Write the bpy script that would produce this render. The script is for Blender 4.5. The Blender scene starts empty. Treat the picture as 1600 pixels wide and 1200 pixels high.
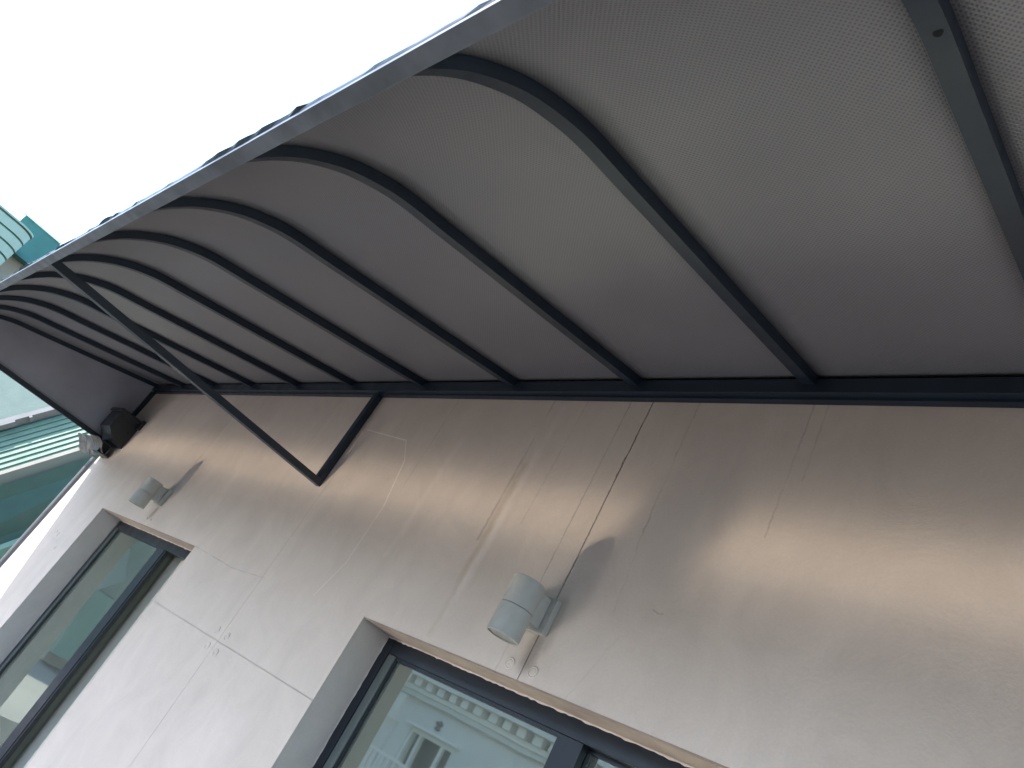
import bpy, bmesh, math, random
from mathutils import Vector, Matrix
random.seed(7)
sc = bpy.context.scene
H = 1.65                                   # eye height: heights measured from the lens are lifted by this

# ------------------------------------------------------------------ camera
cd = bpy.data.cameras.new('camera'); cam = bpy.data.objects.new('camera', cd)
sc.collection.objects.link(cam); sc.camera = cam
cd.sensor_width = 36.0; cd.lens = 25.84; cd.clip_start = 0.02; cd.clip_end = 2000
right = Vector((0.68899, 0.55518, 0.4659)); up = Vector((0.00421, -0.64589, 0.76342)); back = Vector((0.72475, -0.52403, -0.44735))
cam.matrix_world = Matrix(((right.x, up.x, back.x, 0.0), (right.y, up.y, back.y, -1.8), (right.z, up.z, back.z, H), (0, 0, 0, 1)))

# ------------------------------------------------------------------ sky, sun, exposure
SUN = Vector((-0.3356, -0.5276, 0.7804)).normalized()
w = bpy.data.worlds.new('World'); sc.world = w; w.use_nodes = True
nt = w.node_tree; bg = nt.nodes['Background']
sky = nt.nodes.new('ShaderNodeTexSky'); sky.sky_type = 'NISHITA'; sky.sun_disc = False
sky.sun_elevation = math.asin(SUN.z); sky.sun_rotation = math.atan2(SUN.x, SUN.y)
sky.air_density = 1.0; sky.dust_density = 0.7; sky.ozone_density = 1.0; sky.altitude = 0
nt.links.new(sky.outputs[0], bg.inputs[0]); bg.inputs[1].default_value = 0.15
sl = bpy.data.lights.new('sun', 'SUN'); sl.energy = 2.3; sl.angle = math.radians(0.6); sl.color = (1.0, 0.93, 0.84)
so = bpy.data.objects.new('sun', sl); sc.collection.objects.link(so)
so.rotation_euler = SUN.to_track_quat('Z', 'Y').to_euler(); so.location = SUN * 30
sc.view_settings.view_transform = 'Standard'; sc.view_settings.look = 'None'
sc.view_settings.exposure = 2.2; sc.view_settings.gamma = 1.0; sc.view_settings.use_curve_mapping = False
cy = sc.cycles
cy.use_denoising = True; cy.caustics_reflective = True; cy.max_bounces = 7; cy.diffuse_bounces = 3; cy.glossy_bounces = 4; cy.transparent_max_bounces = 6
cy.sample_clamp_indirect = 0.0; cy.blur_glossy = 0.0; cy.use_adaptive_sampling = False
try:
    cy.use_guiding = True; cy.guiding_training_samples = 128
except Exception:
    pass

# ------------------------------------------------------------------ helpers
COL = sc.collection
def tag(o, label=None, cat=None, group=None, kind=None):
    if label: o['label'] = label
    if cat: o['category'] = cat
    if group: o['group'] = group
    if kind: o['kind'] = kind
    return o
def empty(name, loc=(0, 0, 0)):
    o = bpy.data.objects.new(name, None); COL.objects.link(o); o.location = loc; o.empty_display_size = 0.1
    return o
def obj(name, bm, mat, parent=None, smooth=False, local=False):
    """world-space bmesh -> one mesh object (kept in world coordinates under its parent unless local)"""
    bmesh.ops.recalc_face_normals(bm, faces=bm.faces)
    me = bpy.data.meshes.new(name); bm.to_mesh(me); bm.free()
    me.materials.append(mat)
    if smooth:
        me.shade_smooth(); me.set_sharp_from_angle(angle=math.radians(28))
    o = bpy.data.objects.new(name, me); COL.objects.link(o)
    if parent:
        o.parent = parent
        if not local:
            p = parent; off = Vector((0, 0, 0))
            while p: off += p.location; p = p.parent
            o.location = -off
    return o
def box(bm, x0, x1, y0, y1, z0, z1, bev=0.0):
    vs = [bm.verts.new((x, y, z)) for x in (x0, x1) for y in (y0, y1) for z in (z0, z1)]
    idx = [(0, 1, 3, 2), (4, 6, 7, 5), (0, 4, 5, 1), (2, 3, 7, 6), (0, 2, 6, 4), (1, 5, 7, 3)]
    fs = [bm.faces.new([vs[i] for i in q]) for q in idx]
    if bev > 0:
        es = list({e for f in fs for e in f.edges})
        bmesh.ops.bevel(bm, geom=es, offset=bev, segments=2, profile=0.7, affect='EDGES')
    return bm
def B(*a, **k): return box(bmesh.new(), *a, **k)
def cyl(bm, c, r, z0, z1, n=48, bev=0.0):
    ring = []
    prof = [(0, z0), (r - bev, z0), (r, z0 + bev), (r, z1 - bev), (r - bev, z1), (0, z1)] if bev else [(0, z0), (r, z0), (r, z1), (0, z1)]
    return lathe(bm, c, prof, n)
def lathe(bm, c, prof, n=48):
    rings = []
    for (r, z) in prof:
        if r < 1e-6: rings.append([bm.verts.new((c[0], c[1], z))])
        else: rings.append([bm.verts.new((c[0] + r * math.cos(2 * math.pi * i / n), c[1] + r * math.sin(2 * math.pi * i / n), z)) for i in range(n)])
    for a, b in zip(rings, rings[1:]):
        for i in range(n):
            j = (i + 1) % n
            if len(a) == 1 and len(b) == 1: continue
            if len(a) == 1: bm.faces.new((a[0], b[i], b[j]))
            elif len(b) == 1: bm.faces.new((a[i], a[j], b[0]))
            else: bm.faces.new((a[i], a[j], b[j], b[i]))
    return bm
def prism(bm, pts, d):
    """closed polygon pts (3-D) extruded by vector d"""
    a = [bm.verts.new(p) for p in pts]; b = [bm.verts.new(Vector(p) + Vector(d)) for p in pts]
    bm.faces.new(a); bm.faces.new(b[::-1])
    for i in range(len(a)):
        j = (i + 1) % len(a); bm.faces.new((a[i], b[i], b[j], a[j]))
    return bm
def frame_box(org, ax, a0, a1, b0, b1, c0, c1, bm=None):
    """box in a tilted frame: org + a*ax0 + b*ax1 + c*ax2"""
    bm = bm or bmesh.new()
    P = lambda a, b, c: Vector(org) + ax[0] * a + ax[1] * b + ax[2] * c
    return prism(bm, [P(a0, b0, c0), P(a1, b0, c0), P(a1, b1, c0), P(a0, b1, c0)], ax[2] * (c1 - c0))

# ------------------------------------------------------------------ materials
class N:
    def __init__(s, name):
        s.m = bpy.data.materials.new(name); s.m.use_nodes = True; s.t = s.m.node_tree
        s.p = s.t.nodes['Principled BSDF']; s.out = s.t.nodes['Material Output']
        s.tc = s.t.nodes.new('ShaderNodeTexCoord')
    def new(s, typ, **k):
        n = s.t.nodes.new(typ)
        for a, v in k.items(): setattr(n, a, v)
        return n
    def l(s, a, b): s.t.links.new(a, b)
    def mapping(s, scale=(1, 1, 1), rot=(0, 0, 0), src='Object'):
        m = s.new('ShaderNodeMapping'); m.inputs['Scale'].default_value = scale; m.inputs['Rotation'].default_value = rot
        s.l(s.tc.outputs[src], m.inputs[0]); return m.outputs[0]
    def noise(s, vec, scale, detail=4, rough=0.55, dist=0.0):
        n = s.new('ShaderNodeTexNoise'); n.inputs['Scale'].default_value = scale; n.inputs['Detail'].default_value = detail
        n.inputs['Roughness'].default_value = rough; n.inputs['Distortion'].default_value = dist
        if vec is not None: s.l(vec, n.inputs['Vector'])
        return n.outputs['Fac']
    def ramp(s, fac, lo, hi, a, b):
        r = s.new('ShaderNodeMapRange'); r.inputs[1].default_value = lo; r.inputs[2].default_value = hi
        r.inputs[3].default_value = a; r.inputs[4].default_value = b; s.l(fac, r.inputs[0]); return r.outputs[0]
    def math(s, op, a, b=None):
        n = s.new('ShaderNodeMath', operation=op)
        for i, v in enumerate((a, b)):
            if v is None: continue
            if isinstance(v, (int, float)): n.inputs[i].default_value = v
            else: s.l(v, n.inputs[i])
        return n.outputs[0]
    def mix(s, fac, a, b, mode='MIX'):
        n = s.new('ShaderNodeMix', data_type='RGBA', blend_type=mode)
        for i, v in ((0, fac), (6, a), (7, b)):
            if isinstance(v, (int, float)): n.inputs[i].default_value = v
            elif isinstance(v, tuple): n.inputs[i].default_value = (*v, 1)
            else: s.l(v, n.inputs[i])
        return n.outputs[2]
    def bump(s, h, strength=0.2, dist=0.01, normal=None):
        n = s.new('ShaderNodeBump'); n.inputs['Strength'].default_value = strength; n.inputs['Distance'].default_value = dist
        s.l(h, n.inputs['Height'])
        if normal is not None: s.l(normal, n.inputs['Normal'])
        s.l(n.outputs[0], s.p.inputs['Normal']); return n.outputs[0]
    def set(s, **k):
        for a, v in k.items():
            i = s.p.inputs[a.replace('_', ' ')]
            if isinstance(v, (int, float)): i.default_value = v
            elif isinstance(v, tuple): i.default_value = (*v, 1)
            else: s.l(v, i)
        return s
def simple(name, col, rough=0.5, metal=0.0, var=0.12, scale=6.0, bump=0.0, bscale=60.0, spec=0.5):
    n = N(name); v = n.mapping()
    f = n.ramp(n.noise(v, scale, 5), 0.3, 0.7, 1 - var, 1 + var)
    c = n.mix(1.0, col, f, 'MULTIPLY')
    n.set(Base_Color=c, Metallic=metal); n.p.inputs['Specular IOR Level'].default_value = spec
    n.set(Roughness=n.ramp(n.noise(v, scale * 2.3, 4), 0.3, 0.7, max(rough - 0.08, 0.02), min(rough + 0.08, 1)))
    if bump: n.bump(n.noise(v, bscale, 4), bump, 0.004)
    return n.m

def wall_material(name, marks=True, base=(0.645, 0.568, 0.487)):
    n = N(name)
    obj_v = n.mapping()
    big = n.noise(obj_v, 0.9, 4, 0.6)
    streak = n.noise(n.mapping((3.2, 1, 0.35), (0, 0.12, 0)), 2.2, 6, 0.62, 0.4)
    trowel = n.noise(n.mapping((1.15, 1, 0.9), (0, 0.5, 0)), 3.4, 8, 0.72, 0.9)
    fine = n.noise(obj_v, 120, 3, 0.6)
    c = n.mix(n.ramp(big, 0.3, 0.7, 0, 1), tuple(x * 0.93 for x in base), (base[0] * 1.05, base[1] * 1.06, base[2] * 1.08))
    c = n.mix(1.0, c, n.ramp(streak, 0.3, 0.72, 0.97, 1.02), 'MULTIPLY')
    c = n.mix(1.0, c, n.ramp(trowel, 0.3, 0.7, 0.92, 1.06), 'MULTIPLY')
    c = n.mix(1.0, c, n.ramp(fine, 0.2, 0.8, 0.96, 1.04), 'MULTIPLY')
    if marks:
        sep = n.new('ShaderNodeSeparateXYZ'); n.l(obj_v, sep.inputs[0])
        wob = n.ramp(n.noise(obj_v, 7, 4, 0.7), 0.2, 0.8, -0.012, 0.012)
        wobf = n.ramp(n.noise(obj_v, 40, 3, 0.7), 0.2, 0.8, -0.004, 0.004)
        px = n.math('ADD', sep.outputs[0], n.math('ADD', wob, wobf))
        def vec(x, z):
            k = n.new('ShaderNodeCombineXYZ'); n.l(x, k.inputs[0]); n.l(z, k.inputs[2]); return k.outputs[0]
        P_wob = vec(px, sep.outputs[2]); 
        P_str = vec(n.math('ADD', sep.outputs[0], wobf), sep.outputs[2])
        def seg(x0, z0, x1, z1, wd, a=1.0, soft=None, P=P_str):
            A = Vector((x0, 0, z0 + H)); Dv = Vector((x1, 0, z1 + H)) - A; L2 = Dv.length_squared
            s1 = n.new('ShaderNodeVectorMath', operation='SUBTRACT'); n.l(P, s1.inputs[0]); s1.inputs[1].default_value = A
            d1 = n.new('ShaderNodeVectorMath', operation='DOT_PRODUCT'); n.l(s1.outputs[0], d1.inputs[0]); d1.inputs[1].default_value = Dv / L2
            cl = n.new('ShaderNodeClamp'); n.l(d1.outputs['Value'], cl.inputs[0])
            scl = n.new('ShaderNodeVectorMath', operation='SCALE'); scl.inputs[0].default_value = Dv; n.l(cl.outputs[0], scl.inputs['Scale'])
            ds = n.new('ShaderNodeVectorMath', operation='DISTANCE'); n.l(s1.outputs[0], ds.inputs[0]); n.l(scl.outputs[0], ds.inputs[1])
            m = n.new('ShaderNodeMapRange', interpolation_type='SMOOTHSTEP')
            m.inputs[1].default_value = wd * 0.3; m.inputs[2].default_value = soft or wd * 1.2; m.inputs[3].default_value = a; m.inputs[4].default_value = 0
            n.l(ds.outputs['Value'], m.inputs[0]); return m.outputs[0]
        def mx(l):
            r = l[0]
            for q in l[1:]: r = n.math('MAXIMUM', r, q)
            return r
        brk = n.ramp(n.noise(n.mapping((1, 1, 0.6)), 5, 5, 0.75), 0.38, 0.60, 0.10, 1.0)
        dark = mx([seg(-1.649, 1.44, -1.649, 0.60, 0.0035, 0.8, P=P_wob), seg(-4.30, 0.33, -3.75, 0.30, 0.003, 0.5, P=P_wob), seg(-3.75, 0.30, -3.40, 0.315, 0.003, 0.4, P=P_wob), seg(-1.751, 1.44, -1.751, 0.20, 0.004, 0.45), seg(-1.97, 1.44, -1.975, 0.85, 0.005, 0.30),
                   seg(-2.155, 1.44, -2.15, 0.75, 0.008, 0.40), seg(-1.03, 1.44, -1.035, 0.95, 0.004, 0.45), seg(-0.985, 1.44, -0.985, 1.15, 0.004, 0.30),
                   seg(-1.45, 1.44, -1.44, 0.9, 0.004, 0.40, P=P_wob), seg(-2.80, 1.44, -2.80, 0.9, 0.005, 0.28), seg(-0.30, 1.44, -0.30, 1.1, 0.004, 0.3),
                   seg(-5.20, 1.44, -5.20, 0.62, 0.003, 0.35), seg(-3.90, 1.44, -3.9, 1.0, 0.006, 0.15),
                   seg(-1.440, 0.95, -1.42, 0.62, 0.004, 0.22, P=P_wob), seg(-1.36, 0.55, -1.46, 0.30, 0.004, 0.15, P=P_wob),
                   seg(-1.290, 0.657, -1.265, 0.648, 0.003, 0.6, P=P_wob), seg(-1.265, 0.648, -1.25, 0.652, 0.002, 0.6, P=P_wob)])
        smudge = mx([seg(-1.640, 0.47, -1.650, 0.38, 0.010, 0.55, 0.05, P_wob), seg(-5.21, 0.47, -5.215, 0.40, 0.010, 0.40, 0.04, P_wob),
                     seg(-1.61, 0.60, -1.612, 0.45, 0.012, 0.30, 0.04, P_wob)])
        light = mx([seg(-3.414, 1.22, -3.005, 1.173, 0.005, 0.55), seg(-3.005, 1.173, -2.914, 1.056, 0.004, 0.5), seg(-2.914, 1.056, -2.849, 0.808, 0.005, 0.55),
                    seg(-2.849, 0.808, -2.856, 0.504, 0.004, 0.4), seg(-2.856, 0.504, -2.933, 0.328, 0.004, 0.35),
                    n.math('MULTIPLY', seg(-2.085, 1.40, -2.095, 0.45, 0.006, 0.30, 0.035, P_wob), brk), seg(-2.60, 1.2, -2.62, 0.6, 0.012, 0.12, 0.03, P_wob),
                    seg(-6.15, 0.75, -6.25, 0.45, 0.03, 0.1, 0.06, P_wob), seg(-0.72, 0.45, -0.66, 0.48, 0.01, 0.07, 0.03, P_wob)])
        yellow = n.math('MULTIPLY', seg(-2.125, 1.1, -2.12, 0.36, 0.006, 0.40, 0.028, P_wob), brk)
        c = n.mix(n.math('MULTIPLY', n.math('MULTIPLY', dark, 0.75), brk), c, (0.08, 0.07, 0.06))
        c = n.mix(smudge, c, (0.16, 0.14, 0.12))
        c = n.mix(light, c, (0.88, 0.83, 0.77))
        c = n.mix(yellow, c, (0.42, 0.34, 0.22))
    n.set(Base_Color=c, Roughness=n.ramp(trowel, 0.3, 0.7, 0.60, 0.78)); n.p.inputs['Specular IOR Level'].default_value = 0.25
    h = n.math('ADD', n.math('MULTIPLY', trowel, 1.0), n.math('MULTIPLY', fine, 0.2))
    n.bump(h, 0.26, 0.006)
    return n.m

M = {}
M['wall'] = wall_material('cement_cladding')
M['reveal'] = wall_material('cement_reveal', False, (0.63, 0.575, 0.515))
M['core'] = simple('joint_mortar', (0.16, 0.15, 0.14), 0.9)
M['plug'] = simple('plug_filler', (0.52, 0.49, 0.45), 0.7, var=0.1, scale=80, bump=0.2, bscale=150)
M['steel'] = simple('navy_steel', (0.013, 0.025, 0.040), 0.42, 0.0, 0.15, 5, 0.04, 90, 0.5)
M['front_steel'] = simple('lit_slate_steel', (0.155, 0.185, 0.215), 0.42, 0.0, 0.30, 9, 0.15, 60, 0.5)  # rib steel again, its glancing reflection put in as a paler colour
M['end_sheet'] = simple('slate_end_sheet', (0.36, 0.375, 0.42), 0.38, 0.0, 0.12, 3)
M['frame'] = simple('dark_window_frame', (0.014, 0.019, 0.027), 0.36, 0.0, 0.08, 6, 0.0, 200, 0.5)
M['frame_grey'] = simple('grey_sash_edge', (0.12, 0.14, 0.13), 0.4, 0.2, 0.1)
M['lamp'] = simple('silver_lamp_paint', (0.42, 0.425, 0.385), 0.45, 0.0, 0.06, 30, 0.03, 300)
M['lens'] = simple('frosted_lens', (0.24, 0.245, 0.23), 0.35, 0.0, 0.1)
M['black'] = simple('black_plastic', (0.012, 0.017, 0.022), 0.35, 0.0, 0.2, 12, 0.1, 40)
M['core_black'] = simple('matte_black', (0.006, 0.008, 0.010), 0.9)
M['flash'] = simple('dull_zinc_flashing', (0.20, 0.20, 0.195), 0.5, 0.3, 0.3, 14, 0.4, 30)
M['pipe'] = simple('grey_pipe', (0.15, 0.155, 0.16), 0.45, 0.0, 0.08)
M['inside'] = simple('olive_interior_plaster', (0.42, 0.40, 0.33), 0.85, 0.0, 0.06, 2)

M['ground'] = simple('brown_paving', (0.068, 0.054, 0.042), 0.9, 0.0, 0.15, 0.6)
M['mint_stucco'] = simple('mint_stucco', (0.15, 0.205, 0.175), 0.85, 0.0, 0.05, 3, 0.9, 45)
M['mint_board'] = simple('mint_siding', (0.13, 0.23, 0.165), 0.6, 0.0, 0.05, 4)
M['teal'] = simple('teal_paint', (0.030, 0.145, 0.130), 0.6, 0.0, 0.06, 3)
M['cream'] = simple('cream_paint', (0.33, 0.30, 0.24), 0.6, 0.0, 0.06, 4)
M['green'] = simple('dark_green_sheet', (0.020, 0.075, 0.055), 0.5, 0.0, 0.12, 5, 0.1, 20)
M['green_mid'] = simple('mid_green_wall', (0.13, 0.25, 0.19), 0.7, 0.0, 0.08, 3)
M['gutter'] = simple('grey_gutter', (0.20, 0.20, 0.19), 0.6, 0.0, 0.1)
M['mint'] = simple('mint_tower', (0.29, 0.40, 0.32), 0.7, 0.0, 0.04, 1)
M['lilac'] = simple('pale_blue_render', (0.20, 0.24, 0.31), 0.7, 0.0, 0.05, 1)
M['white'] = simple('white_render', (0.66, 0.68, 0.68), 0.8, 0.0, 0.06, 1.2, 0.2, 30)
M['white_trim'] = simple('white_trim', (0.78, 0.79, 0.78), 0.5, 0.0, 0.03)
M['roof_tile'] = simple('grey_roof_tile', (0.20, 0.20, 0.20), 0.7, 0.0, 0.25, 8, 0.4, 20)
M['darkglass'] = simple('dark_far_glass', (0.05, 0.055, 0.05), 0.12, 0.0, 0.2)
M['olive_wall'] = simple('olive_render', (0.16, 0.18, 0.14), 0.8, 0.0, 0.06, 1)

def glass_material():
    n = N('green_coated_glass'); t = n.t
    tr = n.new('ShaderNodeBsdfTransparent'); tr.inputs[0].default_value = (0.58, 0.68, 0.60, 1)
    gl = n.new('ShaderNodeBsdfGlossy'); gl.inputs['Color'].default_value = (0.88, 0.95, 0.80, 1); gl.inputs['Roughness'].default_value = 0.022
    lw = n.new('ShaderNodeFresnel'); lw.inputs['IOR'].default_value = 1.9
    wv = n.noise(n.mapping((1, 1, 1)), 1.3, 2, 0.5)
    bp = n.new('ShaderNodeBump'); bp.inputs['Strength'].default_value = 0.035; bp.inputs['Distance'].default_value = 0.05
    n.l(wv, bp.inputs['Height']); n.l(bp.outputs[0], gl.inputs['Normal'])
    f = n.ramp(lw.outputs[0], 0.0, 1.0, 0.34, 1.0)
    mx = n.new('ShaderNodeMixShader'); n.l(f, mx.inputs[0]); n.l(tr.outputs[0], mx.inputs[1]); n.l(gl.outputs[0], mx.inputs[2])
    df = n.new('ShaderNodeBsdfDiffuse'); df.inputs[0].default_value = (0.42, 0.45, 0.40, 1)
    haze = n.ramp(n.noise(n.mapping((1, 1, 0.6)), 5.0, 6, 0.65), 0.3, 0.75, 0.10, 0.26)  # diffuse haze painted in to pale the glass and soften its reflections
    mx2 = n.new('ShaderNodeMixShader'); n.l(haze, mx2.inputs[0]); n.l(mx.outputs[0], mx2.inputs[1]); n.l(df.outputs[0], mx2.inputs[2])
    n.l(mx2.outputs[0], n.out.inputs[0]); return n.m
M['glass'] = glass_material()

def sheet_material():
    """bronze embossed polycarbonate: a diamond relief of about a centimetre on the underside"""
    n = N('bronze_embossed_polycarbonate')
    uv = n.new('ShaderNodeUVMap'); uv.uv_map = 'UVMap'
    sep = n.new('ShaderNodeSeparateXYZ'); n.l(uv.outputs[0], sep.inputs[0])
    K = 2 * math.pi / 0.0105
    a = n.math('SINE', n.math('MULTIPLY', sep.outputs[0], K * 0.5)); b = n.math('SINE', n.math('MULTIPLY', sep.outputs[1], K * 0.5))
    ca = n.math('COSINE', n.math('MULTIPLY', sep.outputs[0], K * 0.5)); cb = n.math('COSINE', n.math('MULTIPLY', sep.outputs[1], K * 0.5))
    h = n.math('ADD', n.math('MULTIPLY', a, b), n.math('MULTIPLY', ca, cb))
    h = n.math('ADD', n.math('ABSOLUTE', n.math('MULTIPLY', a, b)), n.math('ABSOLUTE', n.math('MULTIPLY', ca, cb)))
    dirt = n.noise(n.mapping(), 1.6, 5, 0.6)
    col = n.mix(n.ramp(dirt, 0.3, 0.7, 0, 1), (0.192, 0.195, 0.21), (0.22, 0.223, 0.24))
    col = n.mix(1.0, col, n.ramp(h, 0.15, 1.0, 0.52, 1.22), 'MULTIPLY')
    n.set(Base_Color=col, Roughness=0.46); n.set(Coat_Weight=0.35, Coat_Roughness=0.34, Coat_IOR=1.5); n.p.inputs['Specular IOR Level'].default_value = 0.5
    bmp = n.new('ShaderNodeBump'); bmp.inputs['Strength'].default_value = 0.6; bmp.inputs['Distance'].default_value = 0.002
    n.l(h, bmp.inputs['Height']); n.l(bmp.outputs[0], n.p.inputs['Normal'])
    tl = n.new('ShaderNodeBsdfTranslucent'); tl.inputs[0].default_value = (0.12, 0.105, 0.095, 1)
    mx = n.new('ShaderNodeMixShader'); mx.inputs[0].default_value = 0.16
    n.l(n.p.outputs[0], mx.inputs[1]); n.l(tl.outputs[0], mx.inputs[2]); n.l(mx.outputs[0], n.out.inputs[0])
    return n.m
M['sheet'] = sheet_material()

def polished(name, col, rough, ior, metal=0.0):
    n = N(name); n.set(Metallic=metal); n.set(Base_Color=col, Roughness=rough); n.p.inputs['IOR'].default_value = ior; n.p.inputs['Specular IOR Level'].default_value = 0.5
    return n.m
M['polished'] = polished('sun_reflector_steel', (0.33, 0.29, 0.245), 0.10, 1.5, 1.0)  # metal of the added reflector strips

M['floor'] = polished('grey_polished_floor_tile', (0.055, 0.048, 0.040), 0.26, 2.8)
# ------------------------------------------------------------------ ground
def sheet(x0, x1, y0, y1, z):
    bm = bmesh.new(); bm.faces.new([bm.verts.new(p) for p in ((x0, y0, z), (x1, y0, z), (x1, y1, z), (x0, y1, z))]); return bm
tag(obj('ground', sheet(-600, 600, -600, 600, -0.05), M['ground']), kind='structure')
M['lane'] = simple('pale_bounce_ground', (0.24, 0.245, 0.245), 0.85, 0.0, 0.12, 0.8)
tag(obj('lane', sheet(-60, -8.6, -30, 0.0, -0.044), M['lane']), kind='structure')  # unseen pale ground added to bounce light onto the wall and canopy
terrace = tag(obj('terrace_floor', B(-9, 6, -1.50, 0.3, -0.04, 0.0), M['floor']), kind='structure')
obj('matte_gap_strip', B(-9, 6, -1.662, -1.502, -0.04, -0.001), M['ground'], terrace)  # unseen matte strip added to darken the wall below the bounced band
for (a, b) in ((-9.0, -2.62), (-2.28, 6.0)):  # the gap leaves a dark break in the bounced band
    obj('sun_reflector', B(a, b, -1.795, -1.664, -0.04, 0.003), M['polished'], terrace)  # unseen strips added to bounce the sun up onto the wall

# ------------------------------------------------------------------ the house: cladding panels, reveals, windows
house = empty('house', (-3.0, 0, 0))
tag(house, 'house with beige cement panel wall under the curved canopy', 'house')
XL, XR, ZT = -7.25, 3.7, 3.6
HOLES = [(-6.165, -4.309, -1.56, 0.331), (-2.524, -0.68, -1.56, 0.328)]
def holed(x0, x1, z0, z1, y0, y1, holes):
    """slab with rectangular holes cut through, as one mesh"""
    bm = bmesh.new()
    xs = sorted({x0, x1, *[v for h in holes for v in h[:2] if x0 < v < x1]}); zs = sorted({z0, z1, *[v for h in holes for v in h[2:] if z0 < v < z1]})
    solid = lambda i, j: 0 <= i < len(xs) - 1 and 0 <= j < len(zs) - 1 and not any(h[0] <= (xs[i] + xs[i + 1]) / 2 <= h[1] and h[2] <= (zs[j] + zs[j + 1]) / 2 <= h[3] for h in holes)
    cache = {}
    def V(x, y, z):
        k = (round(x, 5), round(y, 5), round(z, 5))
        if k not in cache: cache[k] = bm.verts.new((x, y, z + H))
        return cache[k]
    for i in range(len(xs) - 1):
        for j in range(len(zs) - 1):
            if not solid(i, j): continue
            a, b, c, d = xs[i], xs[i + 1], zs[j], zs[j + 1]
            bm.faces.new((V(a, y0, c), V(b, y0, c), V(b, y0, d), V(a, y0, d))); bm.faces.new((V(a, y1, c), V(a, y1, d), V(b, y1, d), V(b, y1, c)))
            if not solid(i - 1, j): bm.faces.new((V(a, y0, c), V(a, y0, d), V(a, y1, d), V(a, y1, c)))
            if not solid(i + 1, j): bm.faces.new((V(b, y0, c), V(b, y1, c), V(b, y1, d), V(b, y0, d)))
            if not solid(i, j - 1): bm.faces.new((V(a, y0, c), V(a, y1, c), V(b, y1, c), V(b, y0, c)))
            if not solid(i, j + 1): bm.faces.new((V(a, y0, d), V(b, y0, d), V(b, y1, d), V(a, y1, d)))
    return bm
JX = [XL, -5.19, -3.42, -1.649, 0.12, 1.89, XR]; JZ = [-1.64, -0.021, 2.3, ZT]; g = 0.0013
for i in range(len(JX) - 1):
    for j in range(len(JZ) - 1):
        gr = g * (0.75 if i != 2 else 1.6)
        gl_ = g * (0.75 if i != 3 else 1.6)
        a = JX[i] + (gl_ if i else 0); b = JX[i + 1] - (gr if i < len(JX) - 2 else 0)
        c = JZ[j] + (g * 0.85 if j else 0); d = JZ[j + 1] - (g * 0.85 if j < len(JZ) - 2 else 0)
        bm = holed(a, b, c, d, 0.0, 0.0045, HOLES)
        if len(bm.verts): obj('cladding_panel', bm, M['wall'], house)
        else: bm.free()
obj('wall_core', holed(XL + 0.004, XR, -1.64, ZT, 0.0047, 0.24, HOLES), M['reveal'], house)
# closed body behind, with the rooms
bm = bmesh.new(); box(bm, XL + 0.004, XL + 0.24, 0.2405, 5.0, 0.01, H + ZT); obj('side_wall', bm, M['wall'], house)
obj('side_wall', B(XR - 0.24, XR, 0.2405, 5.0, 0.01, H + ZT), M['wall'], house)
obj('back_wall', B(XL + 0.2405, XR - 0.2405, 3.4, 3.64, 0.01, H + ZT), M['inside'], house)
obj('ceiling_slab', B(XL + 0.2405, XR - 0.2405, 0.2405, 3.3995, H + 0.75, H + 0.95), M['inside'], house)
obj('partition_wall', B(-3.5, -3.38, 0.2405, 3.3995, 0.01, H + 0.7495), M['inside'], house)
obj('roof', B(XL - 0.1, XR + 0.1, 0.012, 5.1, H + ZT + 0.0005, H + ZT + 0.25), M['core'], house)
# filled screw holes beside the panel joints
plug_me = None
def plug(x, z, r=0.017):
    bm = bmesh.new(); n = 18; rings = []
    for rr, y in ((r * 1.15, -0.0002), (r, -0.0028), (r * 0.82, -0.0012), (r * 0.55, -0.0024), (0, -0.0016)):
        if rr == 0: rings.append([bm.verts.new((x, y, z + H))])
        else: rings.append([bm.verts.new((x + rr * math.cos(6.2832 * k / n) * random.uniform(0.96, 1.04), y * random.uniform(0.7, 1.2), z + H + rr * math.sin(6.2832 * k / n) * random.uniform(0.96, 1.04))) for k in range(n)])
    for a, b in zip(rings, rings[1:]):
        for k in range(n):
            m = (k + 1) % n
            if len(b) == 1: bm.faces.new((a[k], a[m], b[0]))
            else: bm.faces.new((a[k], a[m], b[m], b[k]))
    obj('screw_plug', bm, M['wall'], house)
for x, z in ((-3.481, 0.017), (-3.366, 0.015), (-3.472, -0.062), (-3.366, -0.068), (-1.707, 0.366), (-1.603, 0.366), (-6.70, 0.03), (-6.62, 0.02), (-6.44, -0.07), (-5.25, 0.365), (-5.17, 0.365)): plug(x, z)

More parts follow.
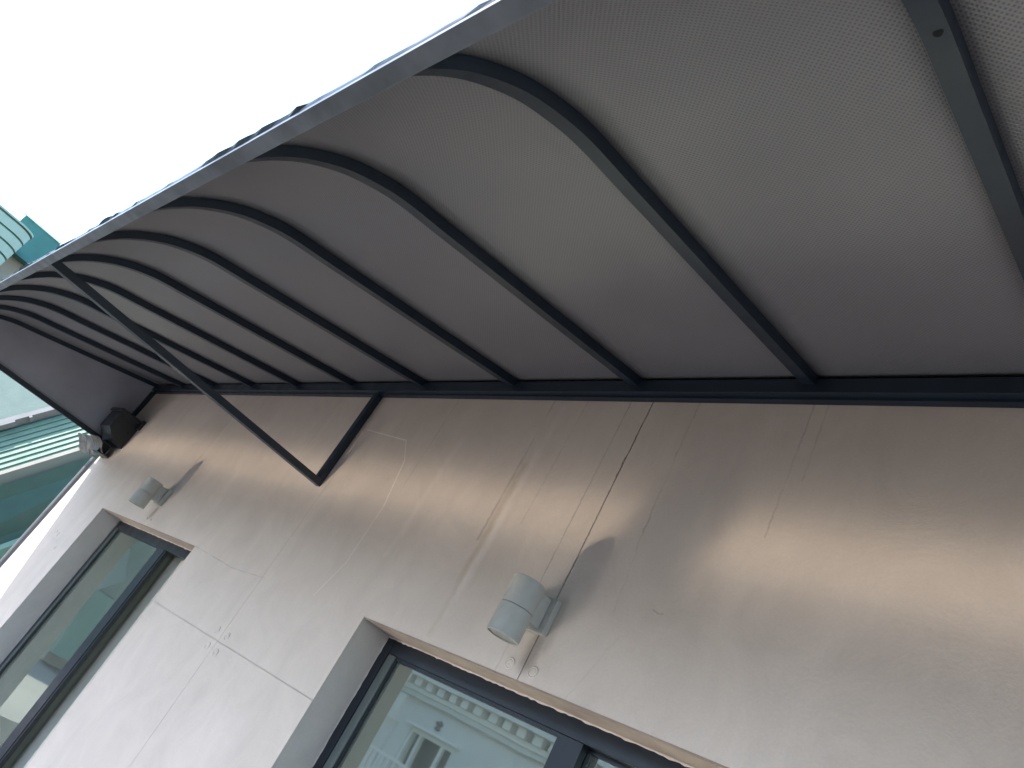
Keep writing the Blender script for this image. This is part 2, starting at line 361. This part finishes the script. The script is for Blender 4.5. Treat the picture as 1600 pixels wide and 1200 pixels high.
def rz(a): return a + H
def window(hole, y, sashes, label):
    """outer frame as the part, sashes / panes / tracks as its pieces"""
    x0, x1, z0, z1 = hole; ft, fs = 0.066, 0.05; d = 0.075
    bm = bmesh.new()
    box(bm, x0 + 0.001, x0 + fs, y, y + d, rz(z0) + 0.001, rz(z1) - 0.001, 0.002); box(bm, x1 - fs, x1 - 0.001, y, y + d, rz(z0) + 0.001, rz(z1) - 0.001, 0.002)
    box(bm, x0 + fs + 0.0005, x1 - fs - 0.0005, y + 0.002, y + d, rz(z1) - ft, rz(z1) - 0.001, 0.002); box(bm, x0 + fs + 0.0005, x1 - fs - 0.0005, y + 0.002, y + d, rz(z0) + 0.001, rz(z0) + ft, 0.002)
    w_ = obj('window', bm, M['frame'], house); tag(w_, label)
    for (a, b, ys, st, bead) in sashes:
        s_ = bmesh.new(); zz0, zz1 = rz(z0) + ft + 0.001, rz(z1) - ft - 0.001; t = 0.03
        box(s_, a, a + st[0], ys, ys + t, zz0, zz1, 0.0015); box(s_, b - st[1], b, ys, ys + t, zz0, zz1, 0.0015)
        box(s_, a + st[0], b - st[1], ys + 0.001, ys + t - 0.001, zz1 - 0.012, zz1, 0.0); box(s_, a + st[0], b - st[1], ys + 0.001, ys + t - 0.001, zz0, zz0 + 0.05, 0.0)
        obj('sash', s_, M['frame'], w_)
        if bead: obj('glazing_bead', B(a + 0.004, a + st[0] - 0.006, ys - 0.008, ys - 0.0005, zz0, zz1, 0.002), M['frame_grey'], w_)
        obj('pane', B(a + st[0] + 0.0005, b - st[1] - 0.0005, ys + 0.012, ys + 0.018, zz0 + 0.0505, zz1 - 0.0125), M['glass'], w_)
    return w_
w1 = window(HOLES[0], 0.162, [(-6.112, -5.075, 0.166, (0.05, 0.12), True)], 'sliding window with its right half open beside the far lamp')
w2 = window(HOLES[1], 0.160, [(-2.47, -1.45, 0.166, (0.055, 0.10), True), (-1.50, -0.735, 0.203, (0.05, 0.05), False)], 'dark framed glass door with the white house mirrored in it')
obj('meeting_stile_cover', B(-5.074, -5.052, 0.170, 0.196, rz(-1.49), rz(0.262)), M['black'], w1)
def curtain(x0, x1, y, z0, z1, per, label):
    bm = bmesh.new(); n = int((x1 - x0) / per * 8); rows = []
    for i in range(n + 1):
        x = x0 + (x1 - x0) * i / n; yy = y + 0.018 * math.sin(2 * math.pi * i / 8) + 0.008 * math.sin(i * 0.37)
        rows.append((bm.verts.new((x, yy, rz(z0))), bm.verts.new((x, yy, rz(z1)))))
    for a, b in zip(rows, rows[1:]): bm.faces.new((a[0], b[0], b[1], a[1]))
    o = obj('curtain', bm, M['curtain'], smooth=False); o.data.shade_smooth()
    tag(o, label, 'curtain', 'curtains behind the glass')
M['curtain'] = simple('olive_curtain', (0.55, 0.54, 0.45), 0.9, 0.0, 0.06, 3)
curtain(-6.5, -4.0, 0.275, -1.6, 0.7, 0.16, 'plain olive curtain behind the sliding window')
curtain(-2.9, -0.3, 0.42, -1.6, 0.7, 0.16, 'plain olive curtain behind the dark framed glass door')

# brown boards added to darken the lit window heads, with a ragged sealant line against the frames
M['lintel'] = simple('brown_head_tone', (0.30, 0.245, 0.20), 0.75, 0.0, 0.14, 9, 0.25, 50)
M['caulk'] = simple('pale_sealant', (0.52, 0.47, 0.42), 0.7, 0.0, 0.15, 30)
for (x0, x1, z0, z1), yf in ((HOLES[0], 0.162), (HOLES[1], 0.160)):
    obj('head_tone_board', B(x0 + 0.003, x1 - 0.003, 0.0035, yf - 0.002, rz(z1) - 0.006, rz(z1) - 0.0005), M['lintel'], house)
    for side in (0, 1):
        bm = bmesh.new(); n2 = 110; prev = None
        for i in range(n2 + 1):
            r1 = 0.004 + 0.006 * random.random() ** 2; r2 = 0.003 + 0.004 * random.random() ** 2
            if side == 0:
                x = x0 + 0.004 + (x1 - x0 - 0.008) * i / n2; zt_ = rz(z1) - 0.0062
                q = [bm.verts.new((x, yf - 0.001, zt_)), bm.verts.new((x, yf - 0.001 - r1, zt_)), bm.verts.new((x, yf - 0.0015, zt_ - r2))]
            else:
                zc = rz(z0) + 0.01 + (z1 - z0 - 0.03) * i / n2
                q = [bm.verts.new((x0 + 0.0006, yf - 0.001, zc)), bm.verts.new((x0 + 0.0006, yf - 0.001 - r1, zc)), bm.verts.new((x0 + 0.0006 + r2, yf - 0.0015, zc))]
            if prev:
                for j in range(3): bm.faces.new((prev[j], prev[(j + 1) % 3], q[(j + 1) % 3], q[j]))
            prev = q
        obj('sealant_line', bm, M['caulk'], house)

# ------------------------------------------------------------------ canopy
canopy = empty('canopy', (-3.4, 0, H + 1.45))
tag(canopy, 'curved dark steel canopy with bronze embossed plastic sheets over the wall', 'canopy')
PF = [(-.004, 1.4965), (-.25, 1.4328), (-.5, 1.368), (-.9, 1.266), (-1.055, 1.226), (-1.212, 1.186), (-1.311, 1.147), (-1.395, 1.101), (-1.474, 1.037), (-1.529, .976), (-1.572, .911), (-1.590, .868), (-1.598, .845)]
def catmull(pts, k=4):
    out = []
    for i in range(len(pts) - 1):
        p0 = Vector(pts[max(i - 1, 0)]); p1 = Vector(pts[i]); p2 = Vector(pts[i + 1]); p3 = Vector(pts[min(i + 2, len(pts) - 1)])
        for j in range(k):
            t = j / k; out.append(0.5 * ((2 * p1) + (p2 - p0) * t + (2 * p0 - 5 * p1 + 4 * p2 - p3) * t * t + (3 * p1 - p0 - 3 * p2 + p3) * t ** 3))
    out.append(Vector(pts[-1])); return out
PROF = catmull(PF)
ARC = [0.0]
for a, b in zip(PROF, PROF[1:]): ARC.append(ARC[-1] + (b - a).length)
def nrm(i):
    a = PROF[max(i - 1, 0)]; b = PROF[min(i + 1, len(PROF) - 1)]; d = (b - a).normalized(); return Vector((d.y, -d.x))  # outward / upward
NR = [nrm(i) for i in range(len(PROF))]

RD = [0.036 - 0.012 * max(0, (s / ARC[-1] - 0.72) / 0.28) for s in ARC]
RIBX0, RIBD, RW = -1.0465, 0.6883, 0.040
def rib(x, wdt):
    bm = bmesh.new(); rows = []
    for p, nn, dd in zip(PROF, NR, RD):
        q = p + nn * dd
        rows.append([bm.verts.new((x - wdt / 2, p.x, p.y + H)), bm.verts.new((x + wdt / 2, p.x, p.y + H)), bm.verts.new((x + wdt / 2, q.x, q.y + H)), bm.verts.new((x - wdt / 2, q.x, q.y + H))])
    for a, b in zip(rows, rows[1:]):
        for i in range(4): bm.faces.new((a[i], a[(i + 1) % 4], b[(i + 1) % 4], b[i]))
    bm.faces.new(rows[0]); bm.faces.new(rows[-1][::-1])
    es = [e for e in bm.edges if abs(e.verts[0].co.x - e.verts[1].co.x) < 1e-6 and len(e.link_faces) == 2 and e.calc_face_angle(0) > 1.0]
    bmesh.ops.bevel(bm, geom=es, offset=0.003, segments=2, affect='EDGES')
    return bm
KS = range(-3, 10)
for k in KS: obj('rib', rib(RIBX0 - RIBD * k, RW), M['steel'], canopy, smooth=False)
def roof_sheet(xa, xb, seed):
    rr = random.Random(seed); bm = bmesh.new(); uvl = bm.loops.layers.uv.new('UVMap'); nx = 8; th = 0.004
    sag = 0.0
    grid = []
    for lay in (0, 1):
        rows = []
        for i, (p, nn, dd) in enumerate(zip(PROF, NR, RD)):
            row = []
            for j in range(nx + 1):
                u = j / nx; x = xa + (xb - xa) * u
                off = dd + 0.0012 + th * lay - sag * math.sin(math.pi * u) * math.sin(math.pi * min(1, ARC[i] / ARC[-1])) * 0.5
                q = p + nn * off
                if i == len(PROF) - 1: q = q + Vector((-0.0005, -rr.uniform(0, 0.006) if lay == 0 else -0.003))
                row.append((bm.verts.new((x, q.x, q.y + H)), (x, ARC[i])))
            rows.append(row)
        grid.append(rows)
    def quad(vs):
        f = bm.faces.new([v[0] for v in vs]); f.smooth = True
        for lp, v in zip(f.loops, vs): lp[uvl].uv = v[1]
    n = len(PROF)
    for lay in (0, 1):
        G = grid[lay]
        for i in range(n - 1):
            for j in range(nx): quad((G[i][j], G[i][j + 1], G[i + 1][j + 1], G[i + 1][j]))
    for i in range(n - 1):
        for j in (0, nx): quad((grid[0][i][j], grid[0][i + 1][j], grid[1][i + 1][j], grid[1][i][j]))
    for i in (0, n - 1):
        for j in range(nx): quad((grid[0][i][j], grid[0][i][j + 1], grid[1][i][j + 1], grid[1][i][j]))
    return bm
kl = list(KS)
bi = min(range(len(PROF)), key=lambda i: abs(PROF[i].x + 1.20)); bp_ = PROF[bi]
obj('bolt_head', lathe(bmesh.new(), (RIBX0 + RIBD + 0.004, bp_.x), [(0, bp_.y + H - 0.0015), (0.007, bp_.y + H - 0.0015), (0.008, bp_.y + H + 0.01)], 16), M['core_black'], canopy)
for k in kl[:-1]:
    xb = RIBX0 - RIBD * k - 0.001; xa = RIBX0 - RIBD * (k + 1) + 0.001
    obj('roof_sheet', roof_sheet(xa, xb, k), M['sheet'], canopy)
CX0, CX1 = RIBX0 - RIBD * 9 - RW / 2, RIBX0 + RIBD * 3 + RW / 2
obj('wall_beam', B(CX0, CX1, -0.050, -0.003, H + 1.452, H + 1.508, 0.003), M['steel'], canopy)
obj('wall_angle', B(CX0, CX1, -0.026, -0.001, H + 1.441, H + 1.4515, 0.001), M['steel'], canopy)
obj('wall_flashing', B(CX0, CX1, -0.060, -0.0005, H + 1.535, H + 1.56, 0.001), M['black'], canopy)
obj('front_beam', B(CX0, CX1, -1.6255, -1.592, H + 0.822, H + 0.846, 0.002), M['front_steel'], canopy)
# translucent drip edge along the front beam, wavy
bm = bmesh.new(); n_ = 220; prev = None
for i in range(n_ + 1):
    x = CX0 + (CX1 - CX0) * i / n_
    e = 0.001 + 0.006 * max(0, math.sin(x * 7.3 + math.sin(x * 2.1) * 2)) ** 2 * random.uniform(0.6, 1.2) + 0.004 * random.random() ** 4
    q = [bm.verts.new((x, -1.6262, H + 0.836)), bm.verts.new((x, -1.6262 - e, H + 0.842)), bm.verts.new((x, -1.6262 - e * 0.6, H + 0.849)), bm.verts.new((x, -1.6262, H + 0.849))]
    if prev:
        for j in range(4): bm.faces.new((prev[j], prev[(j + 1) % 4], q[(j + 1) % 4], q[j]))
    prev = q
obj('sealant_bead', bm, M['black'], canopy)
# bracket
bx = -3.49
br = obj('bracket', B(bx - 0.02, bx + 0.02, -1.600, -0.002, H + 0.838, H + 0.874, 0.002), M['steel'], canopy)
obj('bracket_post', B(bx - 0.02, bx + 0.02, -0.040, -0.0015, H + 0.8745, H + 1.4405, 0.002), M['steel'], canopy)
# end cheek: solid panel in a tube frame
xe = RIBX0 - RIBD * 9
pts = [(xe, p.x, p.y + H + 0.004) for p in PROF[:-1]] + [(xe, -1.585, H + 0.86), (xe, -0.052, H + 0.86)]
obj('end_panel', prism(bmesh.new(), pts, (0.004, 0, 0)), M['end_sheet'], canopy)
obj('end_rail', B(xe - 0.02, xe + 0.02, -1.5915, -0.0425, H + 0.826, H + 0.866, 0.002), M['steel'], canopy)
obj('end_post', B(xe - 0.02, xe + 0.02, -0.042, -0.0015, H + 0.826, H + 1.4405, 0.002), M['steel'], canopy)

# ------------------------------------------------------------------ wall lamps
def wall_lamp(x, label):
    y = -0.125; t = empty('wall_lamp', (x, 0, H + 0.5)); tag(t, label, 'wall lamp', 'cylinder lamps on the wall')
    c = (x, y); r = 0.056; zb, zm, zt = H + 0.405, H + 0.501, H + 0.597
    obj('lower_body', lathe(bmesh.new(), c, [(r - 0.005, zb + 0.02), (r - 0.005, zb), (r - 0.001, zb), (r, zb + 0.0012), (r, zb + 0.008), (r - 0.0012, zb + 0.009), (r, zb + 0.010), (r, zm - 0.002), (r - 0.0025, zm - 0.0005), (0, zm - 0.0005)], 64), M['lamp'], t, smooth=True)
    obj('upper_body', lathe(bmesh.new(), c, [(0, zm + 0.0005), (r - 0.0025, zm + 0.0005), (r, zm + 0.002), (r, zt - 0.010), (r - 0.0012, zt - 0.009), (r, zt - 0.008), (r, zt - 0.0012), (r - 0.001, zt), (r - 0.005, zt), (r - 0.005, zt - 0.02)], 64), M['lamp'], t, smooth=True)
    obj('lens', cyl(bmesh.new(), c, r - 0.0055, zb + 0.004, zb + 0.012, 48), M['lens'], t); obj('lens', cyl(bmesh.new(), c, r - 0.0055, zt - 0.012, zt - 0.004, 48), M['lens'], t)
    obj('neck', B(x - 0.030, x + 0.030, y + 0.045, -0.0285, H + 0.488, H + 0.590, 0.004), M['lamp'], t)
    obj('wall_plate', B(x - 0.052, x + 0.052, -0.028, -0.001, H + 0.478, H + 0.600, 0.005), M['lamp'], t)
wall_lamp(-1.668, 'near grey cylinder wall lamp above the glass door')
wall_lamp(-5.222, 'far grey cylinder wall lamp above the sliding window')

# ------------------------------------------------------------------ hopper, flashing and pipe at the canopy end
hop = empty('rain_hopper', (-6.98, -0.1, H + 0.84)); tag(hop, 'black rain hopper box at the far end of the canopy', 'hopper')
hx0, hx1, hy0, hy1 = -7.16, -6.86, -0.20, -0.002
bm = bmesh.new()
prism(bm, [(hx0, hy0, H + 0.93), (hx0, hy0, H + 1.08), (hx0, hy1, H + 1.08), (hx0, hy1, H + 0.83), (hx0, hy1 - 0.09, H + 0.83)], (hx1 - hx0, 0, 0))
obj('box', bm, M['black'], hop)
obj('rim', B(hx0 - 0.015, hx1 + 0.015, hy0 - 0.02, hy1, H + 1.0805, H + 1.11, 0.006), M['black'], hop)
obj('bracket_tab', B(hx1 + 0.0155, hx1 + 0.06, -0.03, hy1, H + 1.03, H + 1.12, 0.004), M['black'], hop)
outl = empty('gutter_outlet', (-7.2, -0.05, H + 0.7)); tag(outl, 'dark open gutter end with torn zinc edges below the hopper', 'gutter')
bm = bmesh.new(); box(bm, -7.16, -6.98, -0.115, -0.10, H + 0.72, H + 0.825); box(bm, -7.16, -6.98, -0.0995, -0.004, H + 0.72, H + 0.735); box(bm, -7.16, -7.145, -0.0995, -0.004, H + 0.7355, H + 0.825)
obj('channel', bm, M['black'], outl)
def crumpled(p0, du, dv, nu, nv, amp, seed):
    rr = random.Random(seed); bm = bmesh.new(); g_ = []
    dn = Vector(du).cross(Vector(dv)).normalized()
    for i in range(nu + 1):
        for_row = []
        for j in range(nv + 1):
            e = 1 if i in (0, nu) or j in (0, nv) else 0.6
            p = Vector(p0) + Vector(du) * (i / nu) + Vector(dv) * (j / nv) + dn * rr.uniform(-amp, amp) + (Vector(du).normalized() + Vector(dv).normalized()) * rr.uniform(-amp, amp) * e
            for_row.append(bm.verts.new(p))
        g_.append(for_row)
    for i in range(nu):
        for j in range(nv): bm.faces.new((g_[i][j], g_[i + 1][j], g_[i + 1][j + 1], g_[i][j + 1]))
    r = bmesh.ops.solidify(bm, geom=bm.faces[:], thickness=0.003)
    return bm
obj('zinc_lip', crumpled((-7.19, -0.19, H + 0.825), (0.30, 0.0, -0.01), (0.0, 0.11, -0.095), 8, 3, 0.008, 3), M['flash'], outl)
obj('zinc_edge', crumpled((-7.15, -0.09, H + 0.718), (0.18, 0.0, 0.012), (0.0, 0.085, -0.01), 6, 2, 0.005, 5), M['flash'], outl)
fl = obj('flashing_sheet', crumpled((-7.75, -0.16, H + 0.83), (0.55, 0.0, 0.0), (0.0, 0.12, -0.12), 12, 4, 0.012, 11), M['flash'])
tag(fl, 'crumpled zinc flashing sheet between the hopper and the green roof', 'flashing')
pp = obj('downpipe', lathe(bmesh.new(), (-7.375, 0.02), [(0, 0.0), (0.034, 0.0), (0.034, H + 0.70), (0, H + 0.70)], 32), M['pipe'], smooth=True)
tag(pp, 'slim grey downpipe along the far end of the wall', 'pipe')

# ------------------------------------------------------------------ green house next door (tilted roof flank)
t_ = Vector((0, 0.55493, 0.83190)); n_ = Vector((0.75012, -0.55014, 0.36698)); s_ = n_.cross(t_)
O = Vector((-12, 0.2, 1.0 + H)); AX = (t_, s_, n_)
nb = empty('green_house', (-12.5, 1.0, 0)); tag(nb, 'neighbouring house with pale mint stucco and mint roof boards past the canopy end', 'house')
T0, T1 = -2.6, 2.2
obj('stucco_wall', frame_box(O, AX, T0, T1, 0.135, 2.6, -0.5, 0.10), M['mint_stucco'], nb)
obj('gutter', frame_box(O, AX, T0, T1, 0.065, 0.134, -0.05, 0.13), M['gutter'], nb)
for k_, (a, b) in enumerate(((-1.4, -0.42), (-0.40, -0.05), (0.02, 0.16))):
    obj('gutter_bracket', frame_box(O, AX, a, b - 0.1, 0.035, 0.0645, 0.03, 0.13), M['gutter'], nb)
obj('board_backing', frame_box(O, AX, T0, T1, -0.70, 0.0645, -0.5, -0.03), M['teal'], nb)
for i in range(8):
    sa = 0.03 - i * 0.083; bm = bmesh.new()
    P = lambda a, b, c: O + t_ * a + s_ * b + n_ * c
    prism(bm, [P(T0, sa - 0.001, -0.029), P(T0, sa - 0.001, -0.006), P(T0, sa - 0.080, 0.012), P(T0, sa - 0.080, -0.029)], t_ * (T1 - T0))
    obj('roof_board', bm, M['mint_board'], nb)
obj('cap_board', frame_box(O, AX, T0, T1, -0.700, -0.650, -0.3, 0.10), M['cream'], nb)
PP = lambda a, b, c: O + t_ * a + s_ * b + n_ * c
obj('fascia', prism(bmesh.new(), [PP(T0, -0.701, 0.098), PP(T0, -0.82, -0.03), PP(T0, -0.82, -0.3), PP(T0, -0.701, -0.3)], t_ * (T1 - T0)), M['olive_wall'], nb)
awn = [O + t_ * T0 + s_ * -0.831 + n_ * 0.05, O + t_ * T1 + s_ * -0.831 + n_ * 0.05, O + t_ * T1 + s_ * -1.50 + n_ * -0.55, O + t_ * T0 + s_ * -1.50 + n_ * -0.25]
obj('roof_underside', prism(bmesh.new(), awn, -n_ * 0.05 + s_ * 0.02), M['green'], nb)
obj('lower_trim', frame_box(O, AX, T0, T1, -1.56, -1.495, -0.5, -0.22), M['green_mid'], nb)
obj('wall', B(-17, -12.6, 1.9, 6.0, 0, H - 0.4), M['cream'], nb)

# ------------------------------------------------------------------ far mint tower
tw = empty('mint_tower', (-24, -3, 0)); tag(tw, 'far mint building with a rounded grooved parapet against the sky', 'building')
def rounded(x_front, y_end, r, y_far, n=14):
    pts = [(x_front, y_far)]
    for i in range(n + 1):
        a = i / n * math.pi / 2; pts.append((x_front - r + r * math.cos(a), y_end - r + r * math.sin(a)))
    pts += [(x_front - 5, y_end), (x_front - 5, y_far)]
    return pts
def slab_round(x_front, y_end, r, y_far, z0, z1):
    return prism(bmesh.new(), [(x, y, z0) for x, y in rounded(x_front, y_end, r, y_far)], (0, 0, z1 - z0))
z = 4.62 + H
for i in range(5):
    hgt = 0.245
    obj('parapet_band', slab_round(-24, -1.12, 0.45, -7, z, z + hgt), M['mint'], tw); z += hgt
    obj('groove', slab_round(-24.09, -1.17, 0.45, -7, z, z + 0.055), M['green_mid'], tw); z += 0.055
obj('parapet_cap', slab_round(-23.98, -1.10, 0.45, -7, z, z + 0.05), M['mint'], tw)
obj('recessed_wall', slab_round(-24.6, -1.25, 0.3, -7, 0, 4.62 + H), M['lilac'], tw)
obj('window_band', B(-24.62, -24.5, -1.45, -1.05, H + 4.55, H + 4.62), M['teal'], tw)
tl = empty('teal_building', (-26, 0, 0)); tag(tl, 'far teal gabled building beside the mint tower', 'building')
obj('wall', B(-30, -27.2, -1.45, 2.5, 0, H + 6.3), M['cream'], tl)
obj('roof', prism(bmesh.new(), [(-26.6, -1.6, H + 6.0), (-26.6, -1.6, H + 7.1), (-26.6, -0.45, H + 7.1), (-26.6, 1.4, H + 6.0)], (-0.55, 0, 0)), M['teal'], tl)
obj('gable_trim', B(-26.7, -26.55, -1.7, -0.40, H + 7.101, H + 7.16), M['white_trim'], tl)

# ------------------------------------------------------------------ white house across (mirrored in the glass door)
op = empty('white_house', (-9, -10, 0)); tag(op, 'white house with balcony across the street, mirrored in the glass door', 'house')
Yo = -8.9
obj('wall', holed(-12.95, 14.0, -1.6, 1.0, Yo - 0.3, Yo, [(-12.08, -10.74, -1.0, 0.385), (-8.9, -7.2, -1.0, 0.385)]), M['white'], op)
obj('corner_pilaster', B(-13.05, -12.55, Yo + 0.002, Yo + 0.12, H + 0.395, H + 0.885), M['white_trim'], op)
obj('corner_pilaster', B(-12.94, -12.5, Yo + 0.002, Yo + 0.10, 0.05, H + 0.355), M['white'], op)
obj('pilaster_ledge', B(-13.12, -12.45, Yo + 0.002, Yo + 0.16, H + 0.356, H + 0.394), M['white_trim'], op)
obj('cornice', B(-13.15, 14.1, Yo - 0.3, Yo + 0.20, H + 1.001, H + 1.10), M['white_trim'], op)
obj('cornice_band', B(-13.05, 14.05, Yo + 0.002, Yo + 0.14, H + 0.90, H + 0.999), M['white'], op)
obj('eave', B(-13.4, 14.3, Yo - 4.0, Yo + 0.45, H + 1.26, H + 1.42), M['white'], op)
for i in range(30): obj('dentil', B(-13.1 + i * 0.38, -12.9 + i * 0.38, Yo - 0.2, Yo + 0.32, H + 1.101, H + 1.259), M['white_trim'], op)
obj('upper_wall', B(3.0, 14.0, Yo - 5.0, Yo - 0.05, H + 1.421, 7.2), M['white'], op)  # unseen storey, added with its roof to block sky light from the right
obj('roof', prism(bmesh.new(), [(2.6, Yo + 0.4, 7.201), (2.6, Yo - 2.5, 8.9), (2.6, Yo - 5.5, 7.201)], (11.8, 0, 0)), M['roof_tile'], op)
obj('low_roof', prism(bmesh.new(), [(-13.4, Yo + 0.5, H + 1.4215), (-13.4, Yo - 2.5, H + 1.9), (-13.4, Yo - 5.5, H + 1.4215)], (16.39, 0, 0)), M['roof_tile'], op)
obj('side_wall', B(-12.95, -12.7, Yo - 5, Yo - 0.3005, 0, H + 1.0), M['white'], op)
for (a, b) in ((-12.08, -10.74), (-8.9, -7.2)):
    bm = bmesh.new()
    for q in ((a, a + 0.06), (a + 0.30, a + 0.36), (b - 0.42, b - 0.34), (b - 0.06, b)): box(bm, q[0], q[1], Yo - 0.12, Yo - 0.04, H - 1.0, H + 0.385)
    box(bm, a + 0.06, b - 0.06, Yo - 0.119, Yo - 0.041, H + 0.325, H + 0.384)
    w_ = obj('window', bm, M['white_trim'], op)
    obj('pane', B(a + 0.06, b - 0.06, Yo - 0.2, Yo - 0.19, H - 1.0, H + 0.325), M['darkglass'], w_)
    obj('window_hood', B(a - 0.15, b + 0.15, Yo + 0.002, Yo + 0.10, H + 0.42, H + 0.47), M['white_trim'], op)
obj('wall_ornament', lathe(bmesh.new(), (-11.41, Yo + 0.02), [(0, H + 0.52), (0.07, H + 0.55), (0.04, H + 0.60), (0.09, H + 0.66), (0, H + 0.72)], 12), M['roof_tile'], op)
bal = obj('balcony_rail', B(-13.05, -6.5, Yo + 0.95, Yo + 1.0, H - 0.27, H - 0.22), M['white_trim'], op)
for i in range(44): obj('baluster', B(-13.04 + i * 0.15, -13.0 + i * 0.15, Yo + 0.955, Yo + 0.995, H - 1.2, H - 0.271), M['white_trim'], bal)
obj('balcony_slab', B(-13.1, -6.4, Yo + 0.002, Yo + 1.05, H - 1.4, H - 1.2005), M['white'], op)
ol = obj('olive_house', prism(bmesh.new(), [(-22, -14, 0), (-22, -14, 5.2), (-22, -17, 6.6), (-22, -20, 5.2), (-22, -20, 0)], (7.6, 0, 0)), M['olive_wall']); tag(ol, 'plain olive rendered house behind the white house', 'house')
gs = empty('green_shop', (-15, -5, 0)); tag(gs, 'green and cream shop across the lane, mirrored in the sliding window', 'shop')
obj('upper_wall', B(-17, -14.0, -9, -2.75, H - 0.36, H + 1.6), M['mint_stucco'], gs)
obj('awning', prism(bmesh.new(), [(-14.0, -9, H - 0.37), (-13.6, -9, H - 1.45), (-14.0, -9, H - 1.45)], (0, 6.3, 0)), M['green_mid'], gs)
obj('lower_wall', B(-17, -14.02, -8.9, -2.8, 0, H - 0.371), M['cream'], gs)
obj('roof', B(-17.3, -13.8, -9.2, -2.6, H + 1.601, H + 1.75), M['green'], gs)
